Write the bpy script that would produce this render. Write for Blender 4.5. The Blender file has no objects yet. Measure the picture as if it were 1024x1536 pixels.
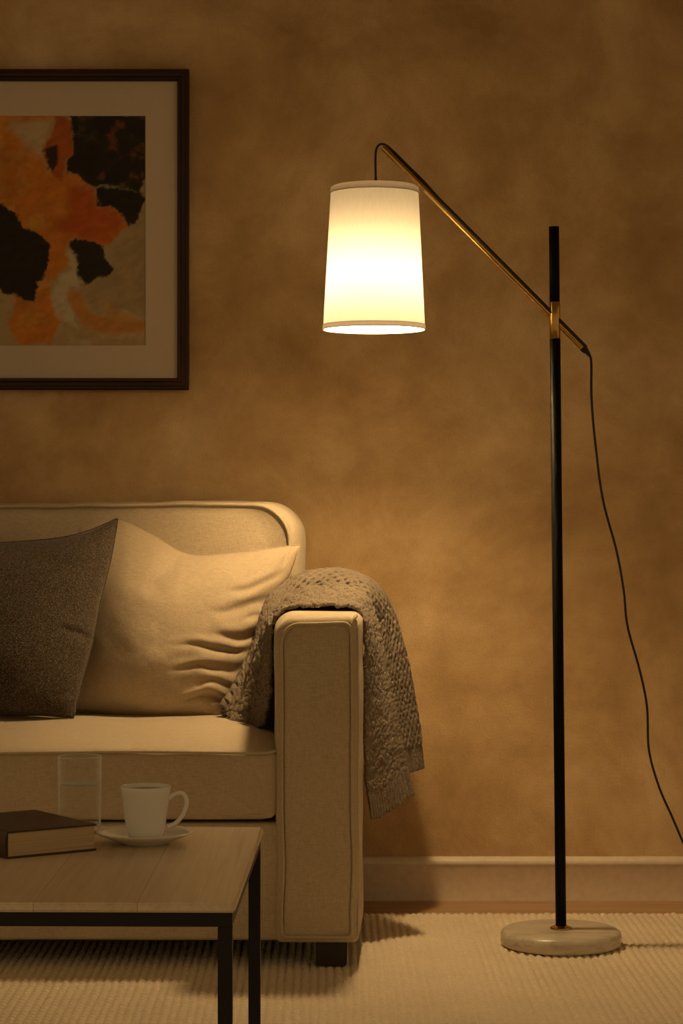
import bpy, bmesh, math, random
import numpy as np
from mathutils import Vector

random.seed(4)
S = bpy.context.scene
COL = S.collection

# ------------------------------------------------------------------ camera
CAM_H, FPX = 0.92, 3400.0
cd = bpy.data.cameras.new('camera')
cd.sensor_fit = 'VERTICAL'; cd.sensor_height = 24.0
cd.lens = 24.0 * FPX / 1536.0
cd.clip_start = 0.05
cam = bpy.data.objects.new('camera', cd); COL.objects.link(cam)
cam.location = (0, 0, CAM_H); cam.rotation_euler = (math.pi / 2, 0, 0)
S.camera = cam

# ------------------------------------------------------------------ light / view
BULB = 1600.0
w = bpy.data.worlds.new('room_ambience'); S.world = w; w.use_nodes = True
bg = w.node_tree.nodes['Background']
bg.inputs[0].default_value = (1.0, 0.66, 0.29, 1); bg.inputs[1].default_value = 0.25
S.view_settings.view_transform = 'Standard'
S.view_settings.look = 'None'
S.view_settings.exposure = 0.32
S.view_settings.gamma = 1.0
S.view_settings.use_curve_mapping = False
if hasattr(S, 'cycles'): S.cycles.caustics_reflective = False; S.cycles.sample_clamp_indirect = 5.0


def at(px, py, D):
    """a point of the room seen at photo position px, py at distance D"""
    return np.array([(px - 512) * D / FPX, D, CAM_H - (py - 768) * D / FPX])

# ------------------------------------------------------------------ numpy noise
def _h(i, j, k):
    n = (i * 374761393 + j * 668265263 + k * 2147483647 % 1013904223) & 0xFFFFFFFF
    n = ((n ^ (n >> 13)) * 1274126177) & 0xFFFFFFFF
    n = n ^ (n >> 16)
    return (n & 0xFFFF) / 65535.0

def vnoise(x, y, z=0.0):
    x = np.asarray(x, float); y = np.asarray(y, float); z = np.asarray(z, float) + 0 * x
    xi = np.floor(x).astype(np.int64); yi = np.floor(y).astype(np.int64); zi = np.floor(z).astype(np.int64)
    fx, fy, fz = x - xi, y - yi, z - zi
    fx, fy, fz = [t * t * (3 - 2 * t) for t in (fx, fy, fz)]
    r = 0
    for a in (0, 1):
        for b in (0, 1):
            for c in (0, 1):
                wgt = (fx if a else 1 - fx) * (fy if b else 1 - fy) * (fz if c else 1 - fz)
                r = r + wgt * _h(xi + a, yi + b, (zi + c) * 57 + 11)
    return r - 0.5

def fbm(x, y, z=0.0, o=4):
    r = 0; a = 1.0; f = 1.0
    for k in range(o):
        r = r + a * vnoise(x * f + 13.7 * k, y * f + 7.1 * k, np.asarray(z) * f)
        a *= 0.5; f *= 2.03
    return r

def sstep(a, b, x):
    t = np.clip((x - a) / (b - a), 0, 1); return t * t * (3 - 2 * t)

# ------------------------------------------------------------------ materials
def newmat(name):
    m = bpy.data.materials.new(name); m.use_nodes = True
    return m, m.node_tree, m.node_tree.nodes['Principled BSDF']

def setp(b, col=None, rough=None, metal=None, spec=None, sheen=None, trans=None, ior=None, coat=None):
    if col is not None: b.inputs['Base Color'].default_value = (*col, 1)
    if rough is not None: b.inputs['Roughness'].default_value = rough
    if metal is not None: b.inputs['Metallic'].default_value = metal
    if spec is not None: b.inputs['Specular IOR Level'].default_value = spec
    if sheen is not None:
        b.inputs['Sheen Weight'].default_value = sheen; b.inputs['Sheen Roughness'].default_value = 0.5
    if trans is not None: b.inputs['Transmission Weight'].default_value = trans
    if ior is not None: b.inputs['IOR'].default_value = ior
    if coat is not None: b.inputs['Coat Weight'].default_value = coat

def N(nt, typ, **kw):
    n = nt.nodes.new(typ)
    for k, v in kw.items():
        if k.startswith('i_'):
            n.inputs[k[2:].replace('_', ' ')].default_value = v
        else: setattr(n, k, v)
    return n

def coords(nt, scale=(1, 1, 1), rot=(0, 0, 0)):
    tc = N(nt, 'ShaderNodeTexCoord'); mp = N(nt, 'ShaderNodeMapping')
    mp.inputs['Scale'].default_value = scale; mp.inputs['Rotation'].default_value = rot
    nt.links.new(tc.outputs['Object'], mp.inputs['Vector'])
    return mp.outputs['Vector']

def noise(nt, vec, scale, detail=4, rough=0.55, dist=0.0):
    n = N(nt, 'ShaderNodeTexNoise'); n.inputs['Scale'].default_value = scale
    n.inputs['Detail'].default_value = detail; n.inputs['Roughness'].default_value = rough
    n.inputs['Distortion'].default_value = dist
    nt.links.new(vec, n.inputs['Vector']); return n.outputs['Fac']

def ramp(nt, fac, stops):
    r = N(nt, 'ShaderNodeValToRGB'); e = r.color_ramp.elements
    while len(e) < len(stops): e.new(0.5)
    for k, (p, c) in enumerate(stops):
        e[k].position = p; e[k].color = (*c, 1) if len(c) == 3 else c
    nt.links.new(fac, r.inputs['Fac']); return r.outputs['Color']

def mix(nt, a, b, fac, mode='MIX'):
    n = N(nt, 'ShaderNodeMix', data_type='RGBA', blend_type=mode)
    for s, v in ((0, fac), (6, a), (7, b)):
        if hasattr(v, 'is_linked') or isinstance(v, bpy.types.NodeSocket): nt.links.new(v, n.inputs[s])
        else: n.inputs[s].default_value = v if s == 0 else (*v, 1)
    return n.outputs[2]

def bump(nt, b, h, strength, dist, prev=None):
    n = N(nt, 'ShaderNodeBump'); n.inputs['Strength'].default_value = strength
    n.inputs['Distance'].default_value = dist
    nt.links.new(h, n.inputs['Height'])
    if prev is not None: nt.links.new(prev, n.inputs['Normal'])
    nt.links.new(n.outputs['Normal'], b.inputs['Normal']); return n.outputs['Normal']

def fabric(name, c1, c2, weave=900, bstr=0.25, sheen=0.15, slub=True, scale2=5):
    m, nt, b = newmat(name); setp(b, rough=0.95, spec=0.05, sheen=sheen)
    v = coords(nt)
    vs = coords(nt, (0.12, 1, 1)); vt = coords(nt, (1, 1, 0.12))
    f1 = noise(nt, vs, weave, 2); f2 = noise(nt, vt, weave, 2)
    s = mix(nt, f1, f2, 0.45)
    big = noise(nt, v, scale2, 4)
    c = ramp(nt, s, [(0.3, c1), (0.7, c2)])
    c = mix(nt, c, ramp(nt, big, [(0.3, (0.82, 0.82, 0.82)), (0.7, (1, 1, 1))]), 0.5, 'MULTIPLY')
    nt.links.new(c, b.inputs['Base Color'])
    fine = noise(nt, v, weave * 0.8, 3)
    p = bump(nt, b, s, bstr, 0.002)
    bump(nt, b, fine, bstr, 0.001, p)
    return m

def simple(name, col, rough, var=1.0, **kw):
    m, nt, b = newmat(name); setp(b, col=col, rough=rough, **kw)
    v = coords(nt); f = noise(nt, v, 60, 3)
    r = ramp(nt, f, [(0.3, tuple(x * (1 - 0.08 * var) for x in col)), (0.7, tuple(min(1, x * (1 + 0.05 * var)) for x in col))])
    nt.links.new(r, b.inputs['Base Color'])
    return m

# plaster wall
m_wall, nt, b = newmat('plaster'); setp(b, rough=0.95, spec=0.0)
v = coords(nt)
big = noise(nt, v, 2.1, 6, 0.62, 0.5); mid = noise(nt, v, 6.5, 5, 0.6, 0.3)
c = ramp(nt, big, [(0.34, (0.47, 0.315, 0.155)), (0.5, (0.59, 0.415, 0.22)), (0.66, (0.72, 0.54, 0.325))])
c = mix(nt, c, ramp(nt, mid, [(0.35, (0.72, 0.68, 0.62)), (0.62, (1.0, 1.0, 1.0))]), 0.7, 'MULTIPLY')
grain = noise(nt, v, 210, 4, 0.6)
c = mix(nt, c, ramp(nt, grain, [(0.33, (0.82, 0.80, 0.78)), (0.66, (1.0, 1.0, 1.0))]), 0.55, 'MULTIPLY')
nt.links.new(c, b.inputs['Base Color'])
p = bump(nt, b, grain, 0.6, 0.003)
bump(nt, b, mid, 0.25, 0.02, p)

m_paint = simple('painted_wood_trim', (0.74, 0.63, 0.50), 0.5)
m_ceil = simple('ceiling_paint', (0.5, 0.45, 0.38), 0.9)

def wood(name, c1, c2, c3, rough, grain_scale=(40, 1.6, 40), plank=None, spec=0.35):
    m, nt, b = newmat(name); setp(b, rough=rough, spec=spec)
    v = coords(nt, grain_scale)
    g = noise(nt, v, 1.6, 7, 0.65, 0.8)
    fine = noise(nt, coords(nt, (grain_scale[0] * 6, grain_scale[1] * 3, grain_scale[2] * 6)), 1.0, 3)
    c = ramp(nt, g, [(0.3, c1), (0.5, c2), (0.72, c3)])
    c = mix(nt, c, ramp(nt, fine, [(0.3, (0.84, 0.82, 0.8)), (0.6, (1, 1, 1))]), 0.6, 'MULTIPLY')
    if plank:
        br = N(nt, 'ShaderNodeTexBrick'); nt.links.new(coords(nt, plank[1], plank[2]), br.inputs['Vector'])
        br.inputs['Scale'].default_value = 1; br.inputs['Mortar Size'].default_value = plank[0]
        br.inputs['Brick Width'].default_value = 8; br.inputs['Row Height'].default_value = 1
        br.inputs['Color1'].default_value = (1, 1, 1, 1); br.inputs['Color2'].default_value = (0.90, 0.89, 0.88, 1)
        br.inputs['Mortar'].default_value = (0.62, 0.58, 0.52, 1)
        c = mix(nt, c, br.outputs['Color'], 0.9, 'MULTIPLY')
    nt.links.new(c, b.inputs['Base Color'])
    bump(nt, b, fine, 0.15, 0.001)
    return m

m_floor = wood('oak_floor', (0.36, 0.22, 0.11), (0.44, 0.28, 0.15), (0.52, 0.34, 0.19), 0.5, (1.6, 40, 40))
m_table = wood('light_oak_veneer', (0.68, 0.55, 0.39), (0.80, 0.67, 0.50), (0.86, 0.74, 0.57), 0.36,
               (38, 1.3, 38), plank=(0.006, (7.5, 7.5, 7.5), (0, 0, math.pi / 2)))
m_rug = fabric('wool_loop', (0.66, 0.54, 0.39), (0.84, 0.73, 0.56), 500, 0.5, 0.1)
m_sofa = fabric('sofa_linen', (0.42, 0.34, 0.235), (0.62, 0.52, 0.375), 600, 0.35, 0.1)
m_pipe = fabric('sofa_welt', (0.44, 0.36, 0.25), (0.62, 0.52, 0.38), 900, 0.2, 0.1)
m_beige = fabric('cushion_cotton', (0.40, 0.32, 0.22), (0.56, 0.455, 0.325), 500, 0.3, 0.04)
m_knit = fabric('grey_wool', (0.105, 0.083, 0.060), (0.275, 0.225, 0.17), 520, 0.5, 0.05)

# tweed
m_tweed, nt, b = newmat('dark_tweed'); setp(b, rough=0.95, spec=0.1, sheen=0.1)
s1 = noise(nt, coords(nt, (0.4, 1, 1)), 720, 2); s2 = noise(nt, coords(nt, (1, 1, 0.4)), 760, 2)
s = mix(nt, s1, s2, 0.5)
c = ramp(nt, s, [(0.38, (0.022, 0.017, 0.012)), (0.52, (0.060, 0.046, 0.032)), (0.66, (0.24, 0.19, 0.135))])
nt.links.new(c, b.inputs['Base Color']); bump(nt, b, s, 0.6, 0.002)

m_black = simple('black_metal', (0.006, 0.0055, 0.005), 0.45, spec=0.05)
m_blacktable = simple('black_powder_coat', (0.006, 0.0055, 0.005), 0.5, spec=0.4)
m_foot = simple('dark_stained_foot', (0.018, 0.009, 0.006), 0.5)
m_cord = simple('black_cord', (0.008, 0.007, 0.006), 0.6)
m_brass, nt, b = newmat('aged_brass'); setp(b, col=(0.72, 0.45, 0.16), rough=0.2, metal=1.0)
f = noise(nt, coords(nt), 90, 3)
nt.links.new(ramp(nt, f, [(0.3, (0.50, 0.30, 0.085)), (0.7, (0.62, 0.38, 0.12))]), b.inputs['Base Color'])

# marble
m_marble, nt, b = newmat('pale_stone'); setp(b, rough=0.25, spec=0.5)
g = noise(nt, coords(nt, (1.0, 4.5, 9)), 9, 7, 0.6, 1.2)
nt.links.new(ramp(nt, g, [(0.30, (0.40, 0.35, 0.27)), (0.48, (0.53, 0.48, 0.39)), (0.60, (0.58, 0.53, 0.44)), (0.74, (0.47, 0.42, 0.34))]), b.inputs['Base Color'])

# lamp shade
def shade_mat(name, col, tr, transp=0.0):
    m = bpy.data.materials.new(name); m.use_nodes = True; nt = m.node_tree
    for n in list(nt.nodes):
        if n.type != 'OUTPUT_MATERIAL': nt.nodes.remove(n)
    out = [n for n in nt.nodes if n.type == 'OUTPUT_MATERIAL'][0]
    d = N(nt, 'ShaderNodeBsdfDiffuse'); t = N(nt, 'ShaderNodeBsdfTranslucent')
    f = noise(nt, coords(nt, (1, 1, 0.2)), 300, 2)
    c = ramp(nt, f, [(0.3, tuple(x * 0.94 for x in col)), (0.7, col)])
    nt.links.new(c, d.inputs['Color']); nt.links.new(c, t.inputs['Color'])
    mx = N(nt, 'ShaderNodeMixShader'); mx.inputs[0].default_value = tr
    nt.links.new(d.outputs[0], mx.inputs[1]); nt.links.new(t.outputs[0], mx.inputs[2])
    last = mx
    if transp:
        tp = N(nt, 'ShaderNodeBsdfTransparent'); m2 = N(nt, 'ShaderNodeMixShader')
        m2.inputs[0].default_value = transp
        nt.links.new(mx.outputs[0], m2.inputs[1]); nt.links.new(tp.outputs[0], m2.inputs[2]); last = m2
    nt.links.new(last.outputs[0], out.inputs['Surface'])
    return m
m_shade = shade_mat('shade_fabric', (0.62, 0.60, 0.56), 0.0185)
m_shadetop = shade_mat('shade_top_fabric', (0.6, 0.55, 0.5), 0.01)
m_band = shade_mat('shade_trim_tape', (0.62, 0.54, 0.46), 0.008)
m_diff = shade_mat('frosted_diffuser', (0.97, 0.97, 0.95), 0.93, 0.27)
m_bulb = bpy.data.materials.new('glowing_bulb'); m_bulb.use_nodes = True; nt = m_bulb.node_tree
nt.nodes.remove(nt.nodes['Principled BSDF']); e = N(nt, 'ShaderNodeEmission')
e.inputs[0].default_value = (1.0, 0.67, 0.31, 1); e.inputs[1].default_value = BULB
nt.links.new(e.outputs[0], [n for n in nt.nodes if n.type == 'OUTPUT_MATERIAL'][0].inputs['Surface'])

m_frame = wood('mahogany_frame', (0.016, 0.003, 0.002), (0.026, 0.005, 0.003), (0.038, 0.009, 0.005), 0.35, (3, 30, 3))
m_mat = simple('mount_board', (0.56, 0.48, 0.39), 0.9, var=0.2, spec=0.1)
m_porc = simple('white_porcelain', (0.82, 0.81, 0.80), 0.2, var=0.1, spec=0.5)
m_tea = simple('milky_tea', (0.42, 0.34, 0.25), 0.08)
def clear(name, tint, lo, hi, power, edge):
    m = bpy.data.materials.new(name); m.use_nodes = True; nt = m.node_tree
    nt.nodes.remove(nt.nodes['Principled BSDF']); out = nt.nodes[0]
    t = N(nt, 'ShaderNodeBsdfTransparent'); t.inputs[0].default_value = (*tint, 1)
    g0 = N(nt, 'ShaderNodeBsdfGlossy'); g0.inputs['Roughness'].default_value = 0.08
    df = N(nt, 'ShaderNodeBsdfDiffuse'); df.inputs[0].default_value = (0.9, 0.9, 0.88, 1); g = N(nt, 'ShaderNodeMixShader'); g.inputs[0].default_value = edge  # white diffuse at grazing angles stands in for bright refracted outlines
    nt.links.new(g0.outputs[0], g.inputs[1]); nt.links.new(df.outputs[0], g.inputs[2])
    lw = N(nt, 'ShaderNodeLayerWeight'); lw.inputs[0].default_value = 0.5
    p = N(nt, 'ShaderNodeMath', operation='POWER'); p.inputs[1].default_value = power
    nt.links.new(lw.outputs['Facing'], p.inputs[0])
    mr = N(nt, 'ShaderNodeMapRange'); mr.inputs[3].default_value = lo; mr.inputs[4].default_value = hi
    nt.links.new(p.outputs[0], mr.inputs[0])
    mx = N(nt, 'ShaderNodeMixShader'); nt.links.new(mr.outputs[0], mx.inputs[0])
    nt.links.new(t.outputs[0], mx.inputs[1]); nt.links.new(g.outputs[0], mx.inputs[2])
    nt.links.new(mx.outputs[0], out.inputs['Surface']); return m
m_glass = clear('clear_glass', (0.995, 0.995, 0.995), 0.015, 1.0, 3.4, 0.85)
m_glint = clear('glass_glint', (1, 1, 1), 0.30, 1.0, 1.5, 0.7)  # pale diffuse film, painted highlight for rim and bottom
m_water = clear('clear_water', (0.985, 0.99, 0.985), 0.01, 0.9, 6.0, 0.6)
m_wsurf = clear('water_sheen', (0.98, 0.98, 0.98), 0.0, 0.75, 1.0, 0.6)  # pale diffuse stands in for light reflected off the water
m_cover = simple('brown_book_cloth', (0.055, 0.024, 0.014), 0.55)
m_pages, nt, b = newmat('book_pages'); setp(b, rough=0.9, spec=0.1)
f = noise(nt, coords(nt, (2, 2, 900)), 1.0, 3)
nt.links.new(ramp(nt, f, [(0.3, (0.42, 0.31, 0.19)), (0.7, (0.62, 0.49, 0.33))]), b.inputs['Base Color'])
m_art, nt, b = newmat('oil_paint'); setp(b, rough=0.7, spec=0.25)
a = N(nt, 'ShaderNodeVertexColor', layer_name='paint')
br = noise(nt, coords(nt), 260, 4)
nt.links.new(mix(nt, a.outputs['Color'], ramp(nt, br, [(0.3, (0.8, 0.8, 0.8)), (0.65, (1, 1, 1))]), 0.6, 'MULTIPLY'), b.inputs['Base Color'])
bump(nt, b, br, 0.3, 0.001)

# ------------------------------------------------------------------ object helpers
def link(name, me, mat=None, parent=None, smooth=True, origin=None):
    """link a mesh given in room coordinates; its origin goes to the base of the thing"""
    if mat is not None and not me.materials: me.materials.append(mat)
    if smooth: me.polygons.foreach_set('use_smooth', [True] * len(me.polygons))
    o = bpy.data.objects.new(name, me); COL.objects.link(o)
    if parent is not None:
        org = parent['_org']
        off = Vector(origin) if origin is not None else None
    co = np.empty(len(me.vertices) * 3); me.vertices.foreach_get('co', co); co = co.reshape(-1, 3)
    if parent is None:
        if origin is None:
            origin = ((co[:, 0].min() + co[:, 0].max()) / 2, (co[:, 1].min() + co[:, 1].max()) / 2, co[:, 2].min())
        o.location = origin; shift = np.array(origin)
        o['_org'] = [float(x) for x in origin]
    else:
        shift = np.array(list(parent['_org'])); o.parent = parent
        o['_org'] = list(parent['_org'])
    me.vertices.foreach_set('co', (co - shift).ravel()); me.update()
    return o

def empty(name, loc):
    o = bpy.data.objects.new(name, None); COL.objects.link(o); o.location = loc
    o.empty_display_size = 0.05; o['_org'] = [float(x) for x in loc]; return o

def tag(o, label, cat, group=None):
    o['label'] = label; o['category'] = cat
    if group: o['group'] = group
    return o

def mesh_np(name, V, F):
    me = bpy.data.meshes.new(name)
    V = np.asarray(V, float); F = np.asarray(F, np.int32)
    me.vertices.add(len(V)); me.vertices.foreach_set('co', V.ravel())
    k = F.shape[1]
    me.loops.add(F.size); me.loops.foreach_set('vertex_index', F.ravel())
    me.polygons.add(len(F)); me.polygons.foreach_set('loop_start', np.arange(len(F)) * k)
    me.polygons.foreach_set('loop_total', np.full(len(F), k))
    me.update(calc_edges=True); me.validate(); return me

def grid_faces(nu, nv, closed_u=False, off=0, flip=False):
    I = np.arange(nu * nv).reshape(nu, nv) + off
    if closed_u: I = np.vstack([I, I[:1]])
    f = np.stack([I[:-1, :-1], I[1:, :-1], I[1:, 1:], I[:-1, 1:]], -1).reshape(-1, 4)
    return f[:, ::-1] if flip else f

def from_bm(name, bm):
    bmesh.ops.recalc_face_normals(bm, faces=bm.faces)
    me = bpy.data.meshes.new(name); bm.to_mesh(me); bm.free(); return me

def autosmooth(o, ang=35):
    me = o.data; bm = bmesh.new(); bm.from_mesh(me)
    for ed in bm.edges:
        if len(ed.link_faces) == 2 and ed.calc_face_angle(0) > math.radians(ang): ed.smooth = False
    bm.to_mesh(me); bm.free()

def box_bm(bm, x0, x1, y0, y1, z0, z1, bev=0.0, seg=2):
    g = bmesh.ops.create_cube(bm, size=1)
    for vv in g['verts']:
        vv.co = Vector(((x0 + x1) / 2 + vv.co.x * (x1 - x0), (y0 + y1) / 2 + vv.co.y * (y1 - y0), (z0 + z1) / 2 + vv.co.z * (z1 - z0)))
    if bev:
        es = list({e for vv in g['verts'] for e in vv.link_edges})
        bmesh.ops.bevel(bm, geom=es, offset=bev, segments=seg, affect='EDGES')

def box(name, b6, mat, parent=None, bev=0.0, seg=2, rot=None, origin=None):
    bm = bmesh.new(); box_bm(bm, *b6, bev=bev, seg=seg)
    if rot:
        ang, piv = rot
        c, s = math.cos(ang), math.sin(ang)
        for vv in bm.verts:
            dx, dy = vv.co.x - piv[0], vv.co.y - piv[1]
            vv.co.x = piv[0] + c * dx - s * dy; vv.co.y = piv[1] + s * dx + c * dy
    o = link(name, from_bm(name, bm), mat, parent, origin=origin); autosmooth(o, 40); return o

def resample(P, n, closed=False):
    """Catmull-Rom through the points, then even spacing"""
    P = np.asarray(P, float)
    Q = np.vstack([P[-1:], P, P[:2]]) if closed else np.vstack([2 * P[0] - P[1], P, 2 * P[-1] - P[-2]])
    out = []
    for i in range(1, len(Q) - 2):
        t = np.linspace(0, 1, 24, endpoint=False)[:, None]
        a, b_, c_, d_ = Q[i - 1], Q[i], Q[i + 1], Q[i + 2]
        out.append(0.5 * ((2 * b_) + (c_ - a) * t + (2 * a - 5 * b_ + 4 * c_ - d_) * t ** 2 + (3 * b_ - a - 3 * c_ + d_) * t ** 3))
    out.append(Q[-2][None, :]); out = np.vstack(out)
    s = np.r_[0, np.cumsum(np.linalg.norm(np.diff(out, axis=0), axis=1))]
    tt = np.linspace(0, s[-1], n + (1 if closed else 0))
    R = np.stack([np.interp(tt, s, out[:, k]) for k in range(out.shape[1])], 1)
    return R[:-1] if closed else R

def tube_np(P, r, closed=False, seg=12):
    P = np.asarray(P, float); n = len(P)
    T = (np.roll(P, -1, 0) - np.roll(P, 1, 0)) if closed else np.gradient(P, axis=0)
    T /= np.linalg.norm(T, axis=1)[:, None] + 1e-12
    r = np.broadcast_to(np.asarray(r, float), (n,))
    ref = np.array([0, 1.0, 0]) if abs(T[0][1]) < 0.9 else np.array([1.0, 0, 0])
    Nn = np.zeros_like(P); v = ref - T[0] * ref.dot(T[0]); Nn[0] = v / np.linalg.norm(v)
    for i in range(1, n):
        v = Nn[i - 1] - T[i] * Nn[i - 1].dot(T[i]); Nn[i] = v / np.linalg.norm(v)
    B = np.cross(T, Nn); a = np.linspace(0, 2 * np.pi, seg, endpoint=False)
    V = P[:, None] + r[:, None, None] * (np.cos(a)[None, :, None] * Nn[:, None] + np.sin(a)[None, :, None] * B[:, None])
    V = V.reshape(-1, 3); F = []
    for i in range(n if closed else n - 1):
        j = (i + 1) % n
        for k in range(seg):
            k2 = (k + 1) % seg; F.append((i * seg + k, i * seg + k2, j * seg + k2, j * seg + k))
    return V, F, n, seg

def tube(name, P, r, mat, parent=None, closed=False, seg=12, origin=None):
    V, F, n, seg = tube_np(P, r, closed, seg)
    bm = bmesh.new(); vs = [bm.verts.new(v) for v in V]
    for f in F: bm.faces.new([vs[i] for i in f])
    if not closed:
        bm.faces.new([vs[i] for i in range(seg)]); bm.faces.new([vs[(n - 1) * seg + i] for i in range(seg)])
    o = link(name, from_bm(name, bm), mat, parent, origin=origin); autosmooth(o, 50); return o

def lathe(name, prof, c, mat, parent=None, seg=72, sharp=40, tilt=None, origin=None):
    """prof = list of (r, z)"""
    bm = bmesh.new(); rings = []
    for r, z in prof:
        if r < 1e-6: rings.append([bm.verts.new((c[0], c[1], c[2] + z))])
        else: rings.append([bm.verts.new((c[0] + r * math.cos(2 * math.pi * k / seg), c[1] + r * math.sin(2 * math.pi * k / seg), c[2] + z)) for k in range(seg)])
    for a, b_ in zip(rings[:-1], rings[1:]):
        for k in range(seg):
            k2 = (k + 1) % seg
            if len(a) == 1 and len(b_) == 1: break
            if len(a) == 1: bm.faces.new((a[0], b_[k2], b_[k]))
            elif len(b_) == 1: bm.faces.new((a[k], a[k2], b_[0]))
            else: bm.faces.new((a[k], a[k2], b_[k2], b_[k]))
    if tilt:
        for vv in bm.verts: vv.co.x += (vv.co.z - c[2]) * tilt
    o = link(name, from_bm(name, bm), mat, parent, origin=origin); autosmooth(o, sharp); return o

def structure(o): o['kind'] = 'structure'; return o

# ------------------------------------------------------------------ room shell
WALL = 5.375
structure(box('floor', (-3.2, 3.0, 0.8, WALL, -0.06, 0.0), m_floor))
structure(box('wall_back', (-3.2, 3.0, WALL, WALL + 0.12, -0.06, 2.6), m_wall, origin=(0, WALL, 0)))
structure(box('ceiling', (-3.2, 3.0, 0.8, WALL + 0.12, 2.6, 2.68), m_ceil))
# baseboard with a small moulded top lip
bm = bmesh.new()
prof = [(0, 0), (0.014, 0), (0.014, 0.082), (0.0165, 0.085), (0.0175, 0.090), (0.016, 0.096), (0.010, 0.101), (0.004, 0.1035), (0, 0.1035)]
ringL = [bm.verts.new((-3.2, WALL - a_, z_)) for a_, z_ in prof]; ringR = [bm.verts.new((3.0, WALL - a_, z_)) for a_, z_ in prof]
for i in range(len(prof)):
    j = (i + 1) % len(prof); bm.faces.new((ringL[i], ringL[j], ringR[j], ringR[i]))
bm.faces.new(ringL); bm.faces.new(ringR)
o = structure(link('baseboard_back', from_bm('baseboard_back', bm), m_paint)); autosmooth(o, 50)

# ------------------------------------------------------------------ rug (looped rows)
RT = 0.012
X = np.arange(-1.5, 1.35, 0.0030)
Y = np.concatenate([np.arange(2.3, 3.85, 0.02), np.arange(3.85, 5.146, 0.0034)])
GX, GY = np.meshgrid(X, Y, indexing='ij')
wob = 0.0022 * vnoise(GX * 18, GY * 7) + 0.006 * vnoise(GX * 2.2, GY * 2.0)
colp, rowp = 0.0160, 0.0240
u = (GX + wob + 0.03 * (GY - 4.5) * 0.3) / colp; cu = np.floor(u)
vv = (GY + 0.16 * rowp * (cu % 2) + 0.004 * vnoise(cu * 3.3, GY * 9)) / rowp
rib = 1 - np.abs(2 * (u - cu) - 1) ** 2.4
loop = 1 - np.abs(2 * (vv - np.floor(vv)) - 1) ** 1.5
fine = (np.concatenate([np.zeros(len(np.arange(2.3, 3.85, 0.02))), np.ones(len(Y) - len(np.arange(2.3, 3.85, 0.02)))]))[None, :]
h = fine * 0.0068 * ((0.3 + 0.7 * rib) * (0.05 + 0.95 * loop)) + (1 - fine) * 0.003 + fine * 0.0010 * vnoise(GX * 400, GY * 300)
h = h + fine * 0.0009 * _h(cu.astype(np.int64), np.floor(vv).astype(np.int64), cu.astype(np.int64) * 0)
edge = np.minimum(np.minimum(GX - X[0], X[-1] - GX), np.minimum(GY - Y[0], Y[-1] - GY))
Z = RT - 0.0062 + h; Z = np.where(edge < 0.006, Z - 0.004 * (1 - edge / 0.006), Z)
EY = GY + np.where(GY > 5.13, 0.0022 * np.sin(u * 2 * np.pi) + 0.003 * vnoise(GX * 40, 0 * GX), 0)
V = np.stack([GX, EY, Z], -1).reshape(-1, 3)
F = grid_faces(len(X), len(Y))
# skirt
I = np.arange(len(X) * len(Y)).reshape(len(X), len(Y))
ring = np.concatenate([I[:, 0], I[-1, 1:], I[-2::-1, -1], I[0, -2:0:-1]])
low = V[ring].copy(); low[:, 2] = 0.0005; n0 = len(V)
idx = np.arange(len(ring)); nx = (idx + 1) % len(ring)
F2 = np.stack([ring, n0 + idx, n0 + nx, ring[nx]], -1)
rug = link('area_rug', mesh_np('area_rug', np.vstack([V, low]), np.vstack([F, F2])), m_rug, origin=(0, 3.7, 0))
tag(rug, 'cream looped wool rug in ribbed rows lying on the wooden floor', 'rug')

# ------------------------------------------------------------------ sofa
AF = 4.505                       # front of the armrests
sofa = empty('sofa', (-0.95, 4.93, RT))
tag(sofa, 'beige linen upholstered sofa with piped seams standing against the plaster wall', 'sofa')

def panel_profile(x0, x1, z0, z1, rtl, rtr, rb, n=10):
    P = []
    for cx, cz, r, a0 in ((x1 - rtr, z1 - rtr, rtr, 0), (x0 + rtl, z1 - rtl, rtl, 90), (x0 + rb, z0 + rb, rb, 180), (x1 - rb, z0 + rb, rb, 270)):
        for k in range(n + 1):
            a = math.radians(a0 + 90 * k / n); P.append((cx + r * math.cos(a), cz + r * math.sin(a)))
    # even fill along the straights
    P = np.array(P); out = []
    for i in range(len(P)):
        a, b_ = P[i], P[(i + 1) % len(P)]; L = np.linalg.norm(b_ - a); k = max(1, int(L / 0.02))
        for t in range(k): out.append(a + (b_ - a) * t / k)
    return np.array(out)

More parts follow.
